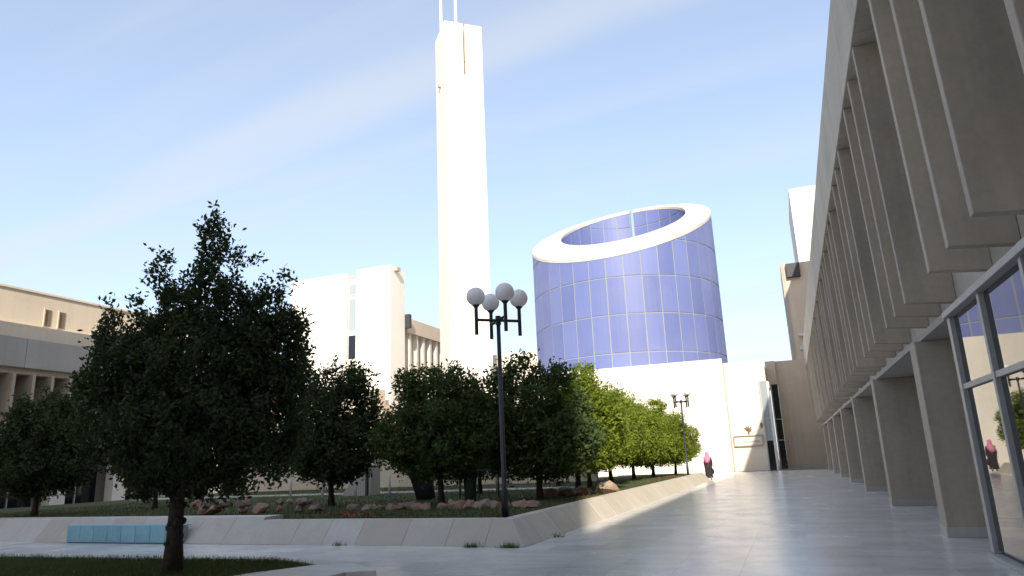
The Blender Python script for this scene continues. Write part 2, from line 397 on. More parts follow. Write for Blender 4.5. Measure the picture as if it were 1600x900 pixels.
for z0, z1, m in ((0.02, 2.55, 'dark_glass'), (2.63, 4.45, 'pale_glass'), (4.53, 7.72, 'pale_glass')): pp(en, 'pane', (-2.138, -1.597, 67.43, 67.46, z0, z1), m)
for z in (2.59, 4.49, 7.76): pp(en, 'transom', (-2.138, -1.597, 67.40, 67.49, z-0.038, z+0.038), 'mullion_metal')
pp(en, 'jamb', (-1.36, -1.24, 70.9, 71.1, 0, 7.75), 'sign_grey')
for z0, z1 in ((0.02, 2.55), (2.63, 4.45), (4.53, 7.72)): pp(en, 'pane', (-1.238, -0.70, 71.0, 71.03, z0, z1), 'dark_glass')
for z in (2.59, 4.49): pp(en, 'transom', (-1.238, -0.70, 70.97, 71.06, z-0.038, z+0.038), 'mullion_metal')
pp(en, 'side_wall', (-1.59, -1.37, 68.1, 71.2, 7.2, 7.74), 'white_stone')
# plaque on the return wall
sg = empty('wall_plaque', (-3.7, 67.4, 2.6)); tag(sg, 'framed rectangular plaque with a brown emblem on the sunlit white wall', 'plaque')
def sp(name, b, mat): o = box(name, b, mat, sg, 0.01); o.location = (3.7, -67.4, -2.6); return o
for b in ((-4.95, -2.45, 67.30, 67.498, 3.02, 3.10), (-4.95, -2.45, 67.30, 67.498, 2.14, 2.22), (-4.95, -4.87, 67.30, 67.498, 2.222, 3.018), (-2.53, -2.45, 67.30, 67.498, 2.222, 3.018)): sp('frame_bar', b, 'sign_grey')
sp('panel', (-4.86, -2.54, 67.44, 67.496, 2.23, 3.01), 'white_stone')
sp('line_relief', (-4.2, -2.75, 67.41, 67.438, 2.48, 2.60), 'sign_grey')
ev = []
for t in range(7):
    a = R_(-60+t*40); ev.append(tube_vf([(-3.62, 67.42, 3.62), (-3.62+0.34*math.sin(a), 67.40, 3.62+0.30*math.cos(a))], [0.07, 0.03], 6))
ev.append(tube_vf([(-3.55, 67.42, 3.12), (-3.62, 67.42, 3.62)], [0.05, 0.07], 6)); ev.append(sphere_vf((-3.66, 67.42, 3.68), 0.17, 10, 6))
o = link('emblem', mesh_of('emblem', *join_vf(ev)), 'emblem_brown', sg); o.location = (3.7, -67.4, -2.6)
o = link('ornament', mesh_of('ornament', *sphere_vf((-2.45, 67.40, 3.9), 0.16, 10, 6, (0.7, 0.5, 1.5))), 'emblem_brown', sg); o.location = (3.7, -67.4, -2.6)
# tall blocks above the entrance
tb = empty('tall_block', (8, 90, 0)); tag(tb, 'tall sunlit white block rising behind the end of the fin facade', 'building')
pp(tb, 'wall', (3.40, 16, 90, 104, 0, 33.1), 'tower_stone'); pp(tb, 'roof_edge', (3.38, 16.02, 89.98, 104.02, 33.102, 33.35), 'white_stone')
sb = empty('shaded_block', (3, 78, 0)); tag(sb, 'narrow shaded tan block with rooftop unit beside the tall white block', 'building')
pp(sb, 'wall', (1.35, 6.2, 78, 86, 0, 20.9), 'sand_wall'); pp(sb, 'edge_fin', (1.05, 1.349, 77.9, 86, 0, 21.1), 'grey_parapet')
pp(sb, 'rooftop_unit', (1.55, 2.9, 77.55, 77.998, 19.3, 20.8), 'dark_metal', 0.05)
for z in (11.6, 13.0): pp(sb, 'bracket_lamp', (1.9, 2.8, 77.4, 77.998, z, z+0.25), 'white_metal', 0.03)

# ------------------------------------------------------------------ blue drum
DC = Vector((-16.6, 82.0)); RO = 10.9; IC = Vector((-16.7, 84.4)); RI = 7.9
def ztop(x, y): return -17.37+0.03*x+0.57*y
drum = empty('blue_drum', (DC.x, DC.y, 9.6)); tag(drum, 'huge blue panelled drum with slanted white ring top on the white podium', 'drum')
def dadd(name, vf, mat, smooth=False):
    o = link(name, mesh_of(name, *vf, smooth), mat, drum); o.location = -drum.location; return o
SA = R_(91.6); GA = 0.22/RO
def ang(c, r, f):  # f 0..1 round the circle, leaving the slit open
    g = 0.22/r; return SA+g+f*(2*math.pi-2*g)
NS = 144
# backing shells
def shell(c, r, th, off):
    V, F = [], []
    for i in range(NS+1):
        a = ang(c, r, i/NS); 
        for rr in (r, r-th):
            x, y = c.x+rr*math.cos(a), c.y+rr*math.sin(a)
            V += [(x, y, 9.605), (x, y, ztop(x, y)-off)]
    for i in range(NS):
        k = i*4; q = k+4
        F += [(k, q, q+1, k+1), (k+2, k+3, q+3, q+2), (k+1, q+1, q+3, k+3), (k, k+2, q+2, q)]
    F += [(0, 1, 3, 2), (NS*4, NS*4+2, NS*4+3, NS*4+1)]
    return V, F
dadd('outer_shell', shell(DC, RO-0.05, 0.25, 0.36), 'seam_grey'); dadd('inner_shell', shell(IC, RI+0.30, 0.25, 0.36), 'seam_grey')
# slanted ring
V, F = [], []
for i in range(NS+1):
    ao, ai = ang(DC, RO, i/NS), ang(IC, RI, i/NS)
    for (c, r, a, zo) in ((DC, RO+0.03, ao, 0.0), (IC, RI-0.03, ai, 0.0), (DC, RO+0.03, ao, -0.34), (IC, RI-0.03, ai, -0.34)):
        x, y = c.x+r*math.cos(a), c.y+r*math.sin(a); V.append((x, y, ztop(x, y)+zo))
for i in range(NS):
    k = i*4; q = k+4; F += [(k, k+1, q+1, q), (k+2, q+2, q+3, k+3), (k, q, q+2, k+2), (k+1, k+3, q+3, q+1)]
F += [(0, 2, 3, 1), (NS*4, NS*4+1, NS*4+3, NS*4+2)]
dadd('ring', (V, F), 'ring_marble')
ROWS = [9.62, 12.05, 16.10, 20.15, 24.20, 28.25, 32.30, 36.35]
def panels(c, r, nsec, inward, name, rows, f0=0, f1=1):
    seam = 0.07; n = 0
    for s in range(nsec):
        if not (f0 <= s/nsec < f1): continue
        a0, a1 = ang(c, r, s/nsec)+seam/r, ang(c, r, (s+1)/nsec)-seam/r
        for j in range(len(rows)-1):
            z0, z1 = rows[j]+seam, rows[j+1]-seam
            A = [a0+(a1-a0)*t/3 for t in range(4)]; V = []; ok = True
            tops = []
            for a in A:
                x, y = c.x+r*math.cos(a), c.y+r*math.sin(a); tops.append(min(z1, ztop(x, y)-0.37))
            if max(tops) < z0+0.05: continue
            for a, zt in zip(A, tops):
                zt = max(zt, z0+0.01)
                for rr in (r, r+(0.045 if inward else -0.045)):
                    x, y = c.x+rr*math.cos(a), c.y+rr*math.sin(a); V += [(x, y, z0), (x, y, zt)]
            F = []
            for i in range(3):
                k = i*4; q = k+4; F += [(k, q, q+1, k+1), (k+2, k+3, q+3, q+2), (k+1, q+1, q+3, k+3), (k, k+2, q+2, q)]
            F += [(0, 1, 3, 2), (12, 14, 15, 13)]
            dadd(name, (V, F), 'blue_panel', False); n += 1
    return n
panels(DC, RO, 36, False, 'panel', ROWS)
panels(IC, RI, 26, True, 'inner_panel', [20.15, 24.20, 28.25, 32.30, 36.35])

# ------------------------------------------------------------------ tower
TX, TY, TA = -36.59, 75.0, math.atan2(3.4, 3.95)
tw = empty('tower', (TX, TY, 0), TA); tag(tw, 'slender white square tower with notched top and antenna masts', 'tower')
S1, S2 = 5.21, 5.15; TH = 59.56
V, F = join_vf([boxes([(0, S1, 0, S2, 0, 51.9), (0, 2.55, 0, S2, 51.9, TH), (2.87, S1, 0, S2, 51.9, TH)])])
link('shaft', mesh_of('shaft', V, F), 'tower_stone', tw)
o = link('slot_lamp', mesh_of('slot_lamp', *boxes([(2.56, 2.86, 0.5, 0.8, 54.2, 55.2), (2.6, 2.82, 0.3, 0.5, 52.0, 52.4)])), 'emblem_brown', tw)
for (x, y) in ((0.35, 3.0), (1.75, 0.5)):
    link('antenna', mesh_of('antenna', *tube_vf([(x, y, TH), (x, y, TH+4), (x, y, TH+14)], [0.22, 0.20, 0.14], 8)), 'white_metal', tw)
o = link('floodlight', mesh_of('floodlight', *boxes([(-0.35, -0.002, 2.4, 2.8, 51.0, 51.5)])), 'sign_grey', tw)

# ------------------------------------------------------------------ distant block and its wing, low annex by the drum
bl = empty('office_block', (-52, 75, 0)); tag(bl, 'white flat-roofed block with one vertical window slot left of the tower', 'building')
pp(bl, 'wall', (-60.2, -51.26, 75, 86, 0, 26.35), 'tower_stone'); pp(bl, 'wall', (-49.9, -44.85, 75, 78.6, 0, 26.6), 'tower_stone')
pp(bl, 'slot_back', (-51.258, -49.902, 75.4, 80, 0, 25.6), 'white_stone')
for z0, z1, m in ((23.4, 24.9, 'pale_glass'), (18.7, 23.0, 'pale_glass'), (15.0, 18.2, 'dark_glass'), (9.5, 13.5, 'dark_glass')):
    wv = pp(bl, 'window', (-51.20, -49.96, 75.3, 75.398, z0, z1), 'white_metal')
    box('pane', (-51.12, -50.04, 75.27, 75.298, z0+0.1, z1-0.1), m, wv)
pp(bl, 'side_camera', (-44.848, -44.3, 75.8, 76.6, 26.0, 26.5), 'sign_grey')
pp(bl, 'corner_lamp', (-44.95, -44.2, 78.62, 79.2, 19.0, 20.8), 'dark_metal')
pp(bl, 'wing_fascia', (-45.6, -44.9, 79.3, 104, 18.6, 20.5), 'sand_wall'); pp(bl, 'wing_body', (-58, -46.2, 79.3, 104, 0, 20.2), 'sand_wall')
for k in range(12): pp(bl, 'wing_fin', (-46.198, -45.2, 80.4+k*1.9, 80.9+k*1.9, 6, 18.59), 'white_stone')
lw = empty('stepped_wall', (-47, 71, 0)); tag(lw, 'low beige stepped wall in front of the white office block', 'wall')
pp(lw, 'wall', (-51.5, -44.6, 71, 73.5, 0, 10.6), 'sand_wall'); pp(lw, 'wall', (-44.598, -43.2, 70.4, 73.4, 0, 8.6), 'sand_wall'); pp(lw, 'lamp', (-47.6, -47.2, 71.2, 71.5, 10.602, 11.0), 'dark_metal')
ax = empty('low_annex', (-33, 84, 0)); tag(ax, 'low white annex between the tower foot and the blue drum', 'building')
pp(ax, 'wall', (-42, -27.5, 84, 96, 0, 14.6), 'white_stone'); pp(ax, 'parapet', (-42.05, -27.45, 83.9, 96, 14.602, 15.2), 'white_stone')

# ------------------------------------------------------------------ left building
lb = empty('long_left_building', (-40, 30, 0)); tag(lb, 'long beige building on the left with sunlit upper wall and shaded grey parapet', 'building')
pp(lb, 'upper_wall', (-56, -41.2, 17.6, 50, 10.5, 12.62), 'sand_sunlit'); pp(lb, 'ledge', (-56, -40.55, 17.6, 50, 9.3, 10.498), 'sand_sunlit')
pp(lb, 'coping', (-56, -41.12, 17.6, 50.05, 12.622, 12.74), 'sand_sunlit')
for y in (28.7, 29.6, 21.2, 22.1, 36.4, 37.3): pp(lb, 'slit_window', (-41.202, -41.17, y, y+0.42, 10.75, 11.75), 'emblem_brown'); pp(lb, 'slit_jamb', (-41.169, -41.10, y-0.08, y-0.002, 10.7, 11.8), 'sand_wall')
yy = 17.6
while yy < 49:
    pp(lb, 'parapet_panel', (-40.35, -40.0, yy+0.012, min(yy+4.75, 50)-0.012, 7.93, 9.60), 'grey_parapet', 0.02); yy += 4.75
pp(lb, 'body', (-56, -42.4, 17.6, 50, 0, 9.298), 'limestone'); pp(lb, 'gallery_floor', (-42.398, -40.3, 17.6, 50, 3.55, 3.95), 'limestone')
pp(lb, 'gallery_slab', (-42.398, -40.352, 17.6, 50, 7.6, 7.92), 'limestone')
for y in np.arange(18.65, 49.5, 1.13):
    if y < 27.0 or True: pp(lb, 'fin', (-41.3, -40.05, y, y+0.16, 3.952, 7.598) if y > 26.5 else (-41.3, -40.6, y, y+0.16, 3.952, 7.598), 'limestone')
pp(lb, 'gallery_wall', (-41.6, -41.35, 17.6, 26.3, 3.952, 7.598), 'pale_soffit')
for k in range(2, 9): pp(lb, 'pillar', (-40.9, -40.2, 13.2+k*4.1, 14.15+k*4.1, 0, 3.548), 'white_stone')
for k in range(1, 9):
    y0 = 14.3+k*4.1
    for q in range(2): pp(lb, 'glass_bay', (-41.6, -41.55, y0+q*1.47, y0+q*1.47+1.41, 0.1, 3.5), 'dark_glass')
    pp(lb, 'mullion', (-41.62, -41.45, y0+1.412, y0+1.468, 0, 3.54), 'mullion_metal')
# unseen masses added to cast shade on the near court and left parapet
wg = empty('shade_wall', (-36, 6, 0)); tag(wg, 'unseen tall stone wall added to shade the parapet of the left building', 'wall')
pp(wg, 'wall', (-36.4, -35, -6, 17.5, 0, 20.4), 'sand_wall')
for z in (5, 9, 13, 17):
    for y in (-4, 0, 4, 8): pp(wg, 'window', (-34.998, -34.95, y, y+1.4, z, z+1.8), 'dark_glass')
bw = empty('rear_shade_block', (-10, -36, 0)); tag(bw, 'unseen tall stone block added behind the viewer to shade the court', 'building')
pp(bw, 'wall', (-23, 9.0, -44, -28, 0, 47.0), 'back_block')
for z in range(4, 45, 4):
    for x in range(-21, 8, 4): pp(bw, 'window', (x, x+1.8, -27.998, -27.95, z, z+2.2), 'dark_glass')

# ------------------------------------------------------------------ planters
pl = empty('large_planter', (-14, 25, 0)); tag(pl, 'large raised planter with sloped stone kerb and rows of trees', 'planter')
def kerb_slab(P0, P1, inn, z, mat, back=0.42, top=0.26, parent=pl, off=Vector((-14, 25, 0)), gap=0.003):
    """P0->P1 bottom outer edge, inn = inward normal"""
    P0, P1, inn = Vector((*P0, 0)), Vector((*P1, 0)), Vector((*inn, 0)); d = (P1-P0).normalized()
    a, b = P0+d*gap, P1-d*gap; V = []
    for p in (a, b):
        V += [p, p+inn*back+Vector((0, 0, z)), p+inn*(back+top)+Vector((0, 0, z)), p+inn*(back+top)]
    o = link('kerb_slab', mesh_of('kerb_slab', V, [(0, 1, 2, 3), (4, 7, 6, 5), (0, 4, 5, 1), (1, 5, 6, 2), (2, 6, 7, 3), (3, 7, 4, 0)]), mat, parent); o.location = -off; bevel(o, 0.006); return o
A0, A1 = Vector((-5.05, 13.45)), Vector((-36.0, 15.4)); dd = (A1-A0); ln = dd.length; dd /= ln; nn = Vector((dd.y, -dd.x)); nn = nn if nn.y > 0 else -nn
s = 0.0; k = 0
while s < ln:
    e = min(s+random.choice((0.9, 1.05, 1.2)), ln); x_mid = (A0+dd*(s+e)/2).x
    if s == 0: e = 0.9
    P0, P1 = A0+dd*s, A0+dd*e
    if s == 0:   # mitred corner stone
        zt = 0.5; V = [(-5.05, 13.45, 0), (-5.47, 13.87, zt), (-5.73, 14.13, zt), (-5.73, 14.13, 0)]
        q = P1; V += [Vector((q.x, q.y, 0)), Vector((q.x+nn.x*0.42, q.y+nn.y*0.42, zt)), Vector((q.x+nn.x*0.68, q.y+nn.y*0.68, zt)), Vector((q.x+nn.x*0.68, q.y+nn.y*0.68, 0))]
        o = link('kerb_slab', mesh_of('kerb_slab', V, [(0, 1, 2, 3), (4, 7, 6, 5), (0, 4, 5, 1), (1, 5, 6, 2), (2, 6, 7, 3), (3, 7, 4, 0)]), 'kerb_stone', pl); o.location = (14, -25, 0); bevel(o, 0.012)
    else: kerb_slab(P0, P1, nn, 0.57 if x_mid < -12.1 else 0.50, 'kerb_stone', 0.42 if x_mid > -12.1 else 0.5, 0.26 if x_mid > -12.1 else 0.6)
    s = e
y = 13.45; first = True
while y < 46.6:
    e = min(y+random.choice((1.2, 1.4, 1.6)), 46.6)
    if first:
        e = y+1.1; zt = 0.5; V = [(-5.05, 13.45, 0), (-5.47, 13.87, zt), (-5.73, 14.13, zt), (-5.73, 14.13, 0), (-5.05, e, 0), (-5.47, e, zt), (-5.73, e, zt), (-5.73, e, 0)]
        o = link('kerb_slab', mesh_of('kerb_slab', V, [(0, 1, 2, 3), (4, 7, 6, 5), (0, 4, 5, 1), (1, 5, 6, 2), (2, 6, 7, 3), (3, 7, 4, 0)]), 'kerb_stone', pl); o.location = (14, -25, 0); bevel(o, 0.012); first = False
    else: kerb_slab((-5.05, y+0.004), (-5.05, e-0.004), (-1, 0), 0.5, 'kerb_stone_warm')
    y = e
for i in range(20): kerb_slab((-5.8-i*1.5, 47.0), (-7.3-i*1.5, 47.0), (0, -1), 0.5, 'kerb_stone_warm')
lawn_out = [(-5.70, 14.2), (-5.70, 46.5), (-35.5, 46.5), (-35.5, 16.1)]
o = link('soil_bed', mesh_of('soil_bed', *prism(lawn_out, 'z', 0.0, 0.44)), 'lawn_ground', pl); o.location = (14, -25, 0)
# light-blue tiles along the kerb
bt_ = empty('blue_tile_bench', (-16.3, 14.3, 0)); tag(bt_, 'low bench of light blue tiles against the planter kerb', 'bench')
t0 = A0+dd*9.15
ux = dd; uy = nn
def bt_piece(s0, s1, d0, d1, z0, z1, name, mat):
    V = []
    for z in (z0, z1):
        for (s_, d_) in ((s0, d0), (s1, d0), (s1, d1), (s0, d1)):
            p = t0+ux*s_+uy*d_; V.append((p.x, p.y, z))
    o = link(name, mesh_of(name, V, BF), mat, bt_); o.location = -bt_.location; bevel(o, 0.008); return o
bt_piece(0.005, 4.23, -0.10, 0.10, 0.0, 0.42, 'core', 'seam_grey')
for i in range(8): bt_piece(i*0.53+0.006, (i+1)*0.53-0.006, -0.13, -0.101, 0.02, 0.44, 'tile', 'blue_tile'); bt_piece(i*0.53+0.006, (i+1)*0.53-0.006, -0.098, 0.2, 0.421, 0.44, 'top_tile', 'blue_tile')
# near planter bottom left
np_ = empty('near_planter', (-10, 8, 0)); tag(np_, 'low grassy planter at the bottom left with pale corner kerb stones', 'planter')
bed = [(-26, 5.5), (-7.6, 5.5), (-7.05, 8.1), (-6.55, 8.95), (-7.6, 9.42), (-26, 9.55)]
o = link('soil_bed', mesh_of('soil_bed', *prism(bed, 'z', 0.0, 0.27)), 'lawn_ground', np_); o.location = (10, -8, 0)
kp = [[(-26, 9.552), (-7.6, 9.422), (-7.6, 9.56), (-26, 9.70)], [(-7.59, 9.422), (-6.545, 8.955), (-6.02, 9.10), (-7.59, 9.56)], [(-6.54, 8.945), (-6.80, 8.50), (-5.66, 8.35), (-5.30, 8.52), (-6.01, 9.09)], [(-6.806, 8.49), (-7.04, 8.09), (-7.4, 6.6), (-5.9, 6.2), (-5.66, 8.34)]]
for q in kp:
    o = link('kerb_stone', mesh_of('kerb_stone', *prism(q, 'z', 0.0, 0.30)), 'kerb_stone', np_); o.location = (10, -8, 0); bevel(o, 0.012)

# ------------------------------------------------------------------ grass
def blades(name, pts, z, hmin, hmax, wd, label):
    n = len(pts); h = rng.uniform(hmin, hmax, n); a = rng.uniform(0, 2*np.pi, n); lean = rng.normal(0, 0.4, (n, 2))*h[:, None]
    P = np.zeros((n, 3, 3)); P[:, 0, 0] = pts[:, 0]-np.cos(a)*wd; P[:, 0, 1] = pts[:, 1]-np.sin(a)*wd; P[:, 1, 0] = pts[:, 0]+np.cos(a)*wd; P[:, 1, 1] = pts[:, 1]+np.sin(a)*wd
    P[:, 2, 0] = pts[:, 0]+lean[:, 0]; P[:, 2, 1] = pts[:, 1]+lean[:, 1]; P[:, :, 2] = z; P[:, 2, 2] = z+h
    me = raw_mesh(name, P.reshape(-1, 3), np.arange(n*3).reshape(-1, 3)); o = link(name, me, 'grass_blade'); tag(o, label, 'grass', kind='stuff'); return o
def raw_mesh(name, V, F):
    V = np.asarray(V, dtype=np.float32); F = np.asarray(F, dtype=np.int32); k = F.shape[1]
    me = bpy.data.meshes.new(name); me.vertices.add(len(V)); me.vertices.foreach_set('co', V.ravel())
    me.loops.add(F.size); me.loops.foreach_set('vertex_index', F.ravel()); me.polygons.add(len(F)); me.polygons.foreach_set('loop_start', np.arange(0, F.size, k, dtype=np.int32)); me.polygons.foreach_set('loop_total', np.full(len(F), k, dtype=np.int32))
    me.update(calc_edges=True); me.validate(); return me
p1 = np.c_[rng.uniform(-20, -6.6, 60000), rng.uniform(6.4, 9.56, 60000)]
p1 = p1[~((p1[:, 0] > -7.6) & (p1[:, 1] > 9.42-(p1[:, 0]+7.6)*0.45)) & ~((p1[:, 0] > -7.4+(p1[:, 1]-6.6)*0.33))]
blades('grass', p1, 0.26, 0.03, 0.10, 0.006, 'short dark grass growing in the near planter')
p2 = np.c_[rng.uniform(-30, -5.75, 60000), 14.5+30*rng.uniform(0, 1, 60000)**1.7]
p2 = p2[p2[:, 1] > 14.35+(-5.7-p2[:, 0])*0.063]
blades('lawn', p2, 0.435, 0.03, 0.10, 0.009, 'patchy green lawn under the trees of the large planter')

wd_ = np.concatenate([np.c_[rng.normal(x, 0.10, n_), rng.normal(y, 0.03, n_)] for x, y, n_ in ((-6.2, 13.44, 90), (-5.35, 13.38, 130), (-9.5, 13.68, 30), (-4.98, 15.2, 40))])
blades('kerb_weeds', wd_, 0.0, 0.03, 0.13, 0.008, 'small weeds growing at the foot of the planter kerb')
# ------------------------------------------------------------------ trees
def leaf_cloud(name, blobs, ntips, per, leaf, spread, seed, shell=0.55):
    r = np.random.default_rng(seed); blobs = np.array(blobs, float); vol = blobs[:, 3]*blobs[:, 4]*blobs[:, 5]; pr = vol**0.75; pr /= pr.sum()
    tips = []
    while len(tips) < ntips:
        b = blobs[r.choice(len(blobs), p=pr)]; d = r.normal(0, 1, 3); d /= np.linalg.norm(d)
        rad = r.uniform(0, 1)**(1/3) if r.uniform() > shell else r.uniform(0.8, 1.05)
        tips.append(b[:3]+d*rad*b[3:6])
    tips = np.array(tips); n = ntips*per
    ctr = np.repeat(tips, per, 0)
    axis = r.normal(0, 1, (ntips, 3)); axis[:, 2] = np.abs(axis[:, 2])+0.6; axis /= np.linalg.norm(axis, axis=1)[:, None]; axr = np.repeat(axis, per, 0)
    t = r.uniform(-1, 1, n)[:, None]
    off = axr*t*spread+r.normal(0, spread*0.34, (n, 3)); c = ctr+off
    d = r.normal(0, 1, (n, 3))+axr*0.8; d /= np.linalg.norm(d, axis=1)[:, None]
    s = np.cross(d, r.normal(0, 1, (n, 3))); s /= np.linalg.norm(s, axis=1)[:, None]
    L_ = (leaf*r.uniform(0.7, 1.3, n))[:, None]; W_ = L_*0.24
    V = np.stack([c, c+d*L_*0.5+s*W_, c+d*L_, c+d*L_*0.5-s*W_], 1).reshape(-1, 3)
    return raw_mesh(name, V, np.arange(n*4).reshape(-1, 4)), tips
def trunk_mesh(name, h0, base_r, blobs, tips, seed, bend=0.05, nl=14, knobs=False):
    r = random.Random(seed); L_ = []; top = max(b[2]+b[5]*0.5 for b in blobs); pts = []; n = 8
    for i in range(n+1):
        t = i/n; pts.append((math.sin(t*3+seed)*bend*t*3, math.cos(t*2.3+seed)*bend*t*3, -0.1+t*(top*0.85)))
    rad = [base_r*(1.35 if i == 0 else 1-0.80*(i/n)) for i in range(n+1)]; L_.append(tube_vf(pts, rad, 9))
    for k in range(nl):                              # limbs to some of the leaf tips
        tip = tips[r.randrange(len(tips))]; z0 = min(max(h0*0.9, tip[2]*0.45), top*0.75); t = z0/(top*0.85); i = min(int(t*n), n-1); b = Vector(pts[i+1 if i < n else n])
        tip = Vector(tip); m = b.lerp(tip, 0.5)+Vector((0, 0, -0.1)); L_.append(tube_vf([b, m, tip], [rad[i]*0.5, rad[i]*0.28, 0.008], 6))
    if knobs:                                        # burls left where old shoots were cut
        for k in range(40):
            a = r.uniform(0, 6.28); z = r.uniform(0.30, 1.1); q = base_r*r.uniform(0.62, 0.85); L_.append(sphere_vf((q*math.cos(a), q*math.sin(a), z), r.uniform(0.02, 0.055), 7, 5, (1, 1, r.uniform(0.7, 1.4))))
    return mesh_of(name, *join_vf(L_), True)
def tree(loc, blobs, ntips, per, leaf, spread, lmat, label, seed, h0=0.9, base_r=0.09, rz=0.0, shared=None, group=None, scale=1.0, bend=0.05, shell=0.55, zs=1.0, knobs=False, drop=0.0):
    t = empty('tree', loc, rz); t.scale = (scale, scale, scale*zs); tag(t, label, 'tree', group)
    if shared is None:
        cm, tips = leaf_cloud('crown', blobs, ntips, per, leaf, spread, seed, shell); tm = trunk_mesh('trunk', h0, base_r, blobs, tips, seed, bend, knobs=knobs)
    else: cm, tm = shared
    c = link('crown', cm, lmat, t); c.location.z = -drop; c.material_slots[0].link = 'OBJECT'; c.material_slots[0].material = MATS[lmat]; link('trunk', tm, 'bark', t); return t, (cm, tm)
CR, CF = Vector((0.935, 0.355, 0)), Vector((-0.355, 0.935, 0))   # lateral and depth directions used to lay out crowns
def lat(bl):   # blobs given as (lateral, depth, z, r_lateral, r_depth, r_z)
    return [((CR*b[0]+CF*b[1]).x, (CR*b[0]+CF*b[1]).y, b[2], (b[3]+b[4])/2, (b[3]+b[4])/2, b[5]) for b in bl]
big = lat([(0.15, 0, 2.0, 1.30, 1.3, 0.80), (-0.85, 0.2, 2.2, 0.75, 0.85, 0.75), (1.05, -0.1, 2.15, 0.68, 0.8, 0.80), (0.15, 0.1, 2.95, 1.25, 1.2, 0.80), (0.95, 0.2, 3.05, 0.75, 0.8, 0.70), (-0.70, -0.1, 3.0, 0.62, 0.7, 0.65),
           (0.30, 0, 3.75, 0.62, 0.65, 0.55), (-0.42, 0, 3.75, 0.40, 0.45, 0.5), (-0.45, 0, 4.38, 0.23, 0.26, 0.42), (0.28, 0, 4.45, 0.34, 0.34, 0.40), (0.30, 0, 4.95, 0.21, 0.22, 0.38), (0.32, 0, 5.27, 0.11, 0.12, 0.18),
           (0.78, 0, 4.35, 0.22, 0.25, 0.36), (1.05, 0.1, 3.85, 0.30, 0.35, 0.30), (1.42, 0, 4.05, 0.17, 0.2, 0.28), (1.45, 0, 3.45, 0.30, 0.3, 0.30), (-1.12, 0, 3.72, 0.15, 0.18, 0.20), (-1.05, 0, 3.3, 0.28, 0.3, 0.25), (-1.32, 0, 2.7, 0.28, 0.35, 0.40), (1.60, 0, 2.75, 0.20, 0.3, 0.40), (1.35, 0, 1.55, 0.35, 0.4, 0.3), (-0.35, 0, 1.40, 0.5, 0.5, 0.32), (0.45, 0, 1.30, 0.65, 0.6, 0.32)])
tree((-8.42, 8.15, 0.27), big, 1350, 56, 0.082, 0.17, 'leaf_shaded', 'large dark tree in the near planter at lower left, closest to the viewer', 11, 0.95, 0.125, bend=0.03, knobs=True)
med = lat([(0, 0, 1.75, 1.35, 1.3, 0.85), (-0.75, 0.1, 2.1, 0.85, 0.85, 0.75), (0.8, 0, 2.0, 0.9, 0.9, 0.8), (0.05, 0, 2.9, 1.05, 1.0, 0.95), (-0.45, 0, 3.7, 0.45, 0.5, 0.5), (0.5, 0.1, 3.65, 0.45, 0.5, 0.45), (0.05, 0, 4.2, 0.25, 0.25, 0.35), (-1.1, 0, 2.9, 0.4, 0.45, 0.45), (1.1, 0, 2.85, 0.4, 0.4, 0.4)])
med2 = lat([(0, 0, 1.85, 1.25, 1.3, 0.9), (-0.8, 0, 2.3, 0.75, 0.8, 0.8), (0.75, 0, 2.4, 0.8, 0.8, 0.85), (0.0, 0, 3.1, 0.95, 1.0, 0.95), (0.35, 0, 3.9, 0.45, 0.45, 0.5), (-0.5, 0, 3.75, 0.35, 0.4, 0.4)])
G1 = 'shaded trees in the large planter'; G2 = 'sunlit trees along the far kerb'
def vary(bl, seed):
    r = random.Random(seed); out = [tuple(v*(1+r.uniform(-0.14, 0.14)) if k > 2 else v+r.uniform(-0.14, 0.14) for k, v in enumerate(b)) for b in bl]
    for q in range(5):
        a = r.uniform(0, 6.28); z = r.uniform(1.9, 3.9); rad = 1.25-0.22*abs(z-2.3); out.append((rad*math.cos(a), rad*math.sin(a), z, r.uniform(0.2, 0.4), r.uniform(0.2, 0.4), r.uniform(0.25, 0.45)))
    return out
spec = [((-25.4, 18.2), med, 1.12, 'leaf_shaded', 'dark shaded tree at the left edge of the photo behind the kerb', G1),
        ((-23.0, 21.2), med2, 1.05, 'leaf_shaded', 'dark shaded tree second from the left edge, partly behind the near tree', G1),
        ((-14.7, 20.8), med, 1.17, 'leaf_shaded', 'round dark tree just right of the near tree, before the white office block', G1),
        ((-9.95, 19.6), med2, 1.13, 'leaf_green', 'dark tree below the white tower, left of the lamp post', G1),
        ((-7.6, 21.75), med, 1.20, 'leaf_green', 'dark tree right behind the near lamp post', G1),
        ((-7.5, 25.7), med2, 1.20, 'leaf_sunlit', 'tree at the edge of the shade, dark on one side, left of the sunlit row', G1),
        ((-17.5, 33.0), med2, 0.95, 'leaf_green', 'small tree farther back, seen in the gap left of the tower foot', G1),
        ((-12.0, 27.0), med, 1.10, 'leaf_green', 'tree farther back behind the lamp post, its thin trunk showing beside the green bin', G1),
        ((-8.4, 30.6), med, 1.12, 'leaf_sunlit', 'sunlit bright green tree nearest the shade in the kerb row', G2),
        ((-8.6, 35.4), med2, 1.25, 'leaf_sunlit', 'second sunlit tree in the row towards the podium', G2),
        ((-8.3, 39.4), med, 1.15, 'leaf_sunlit', 'third sunlit tree in the row, in the middle', G2),
        ((-7.9, 43.0), med2, 1.18, 'leaf_sunlit', 'fourth sunlit tree in the row, near the far lamp', G2),
        ((-7.0, 45.6), med, 1.02, 'leaf_sunlit', 'last sunlit tree of the row beside the far lamp', G2)]
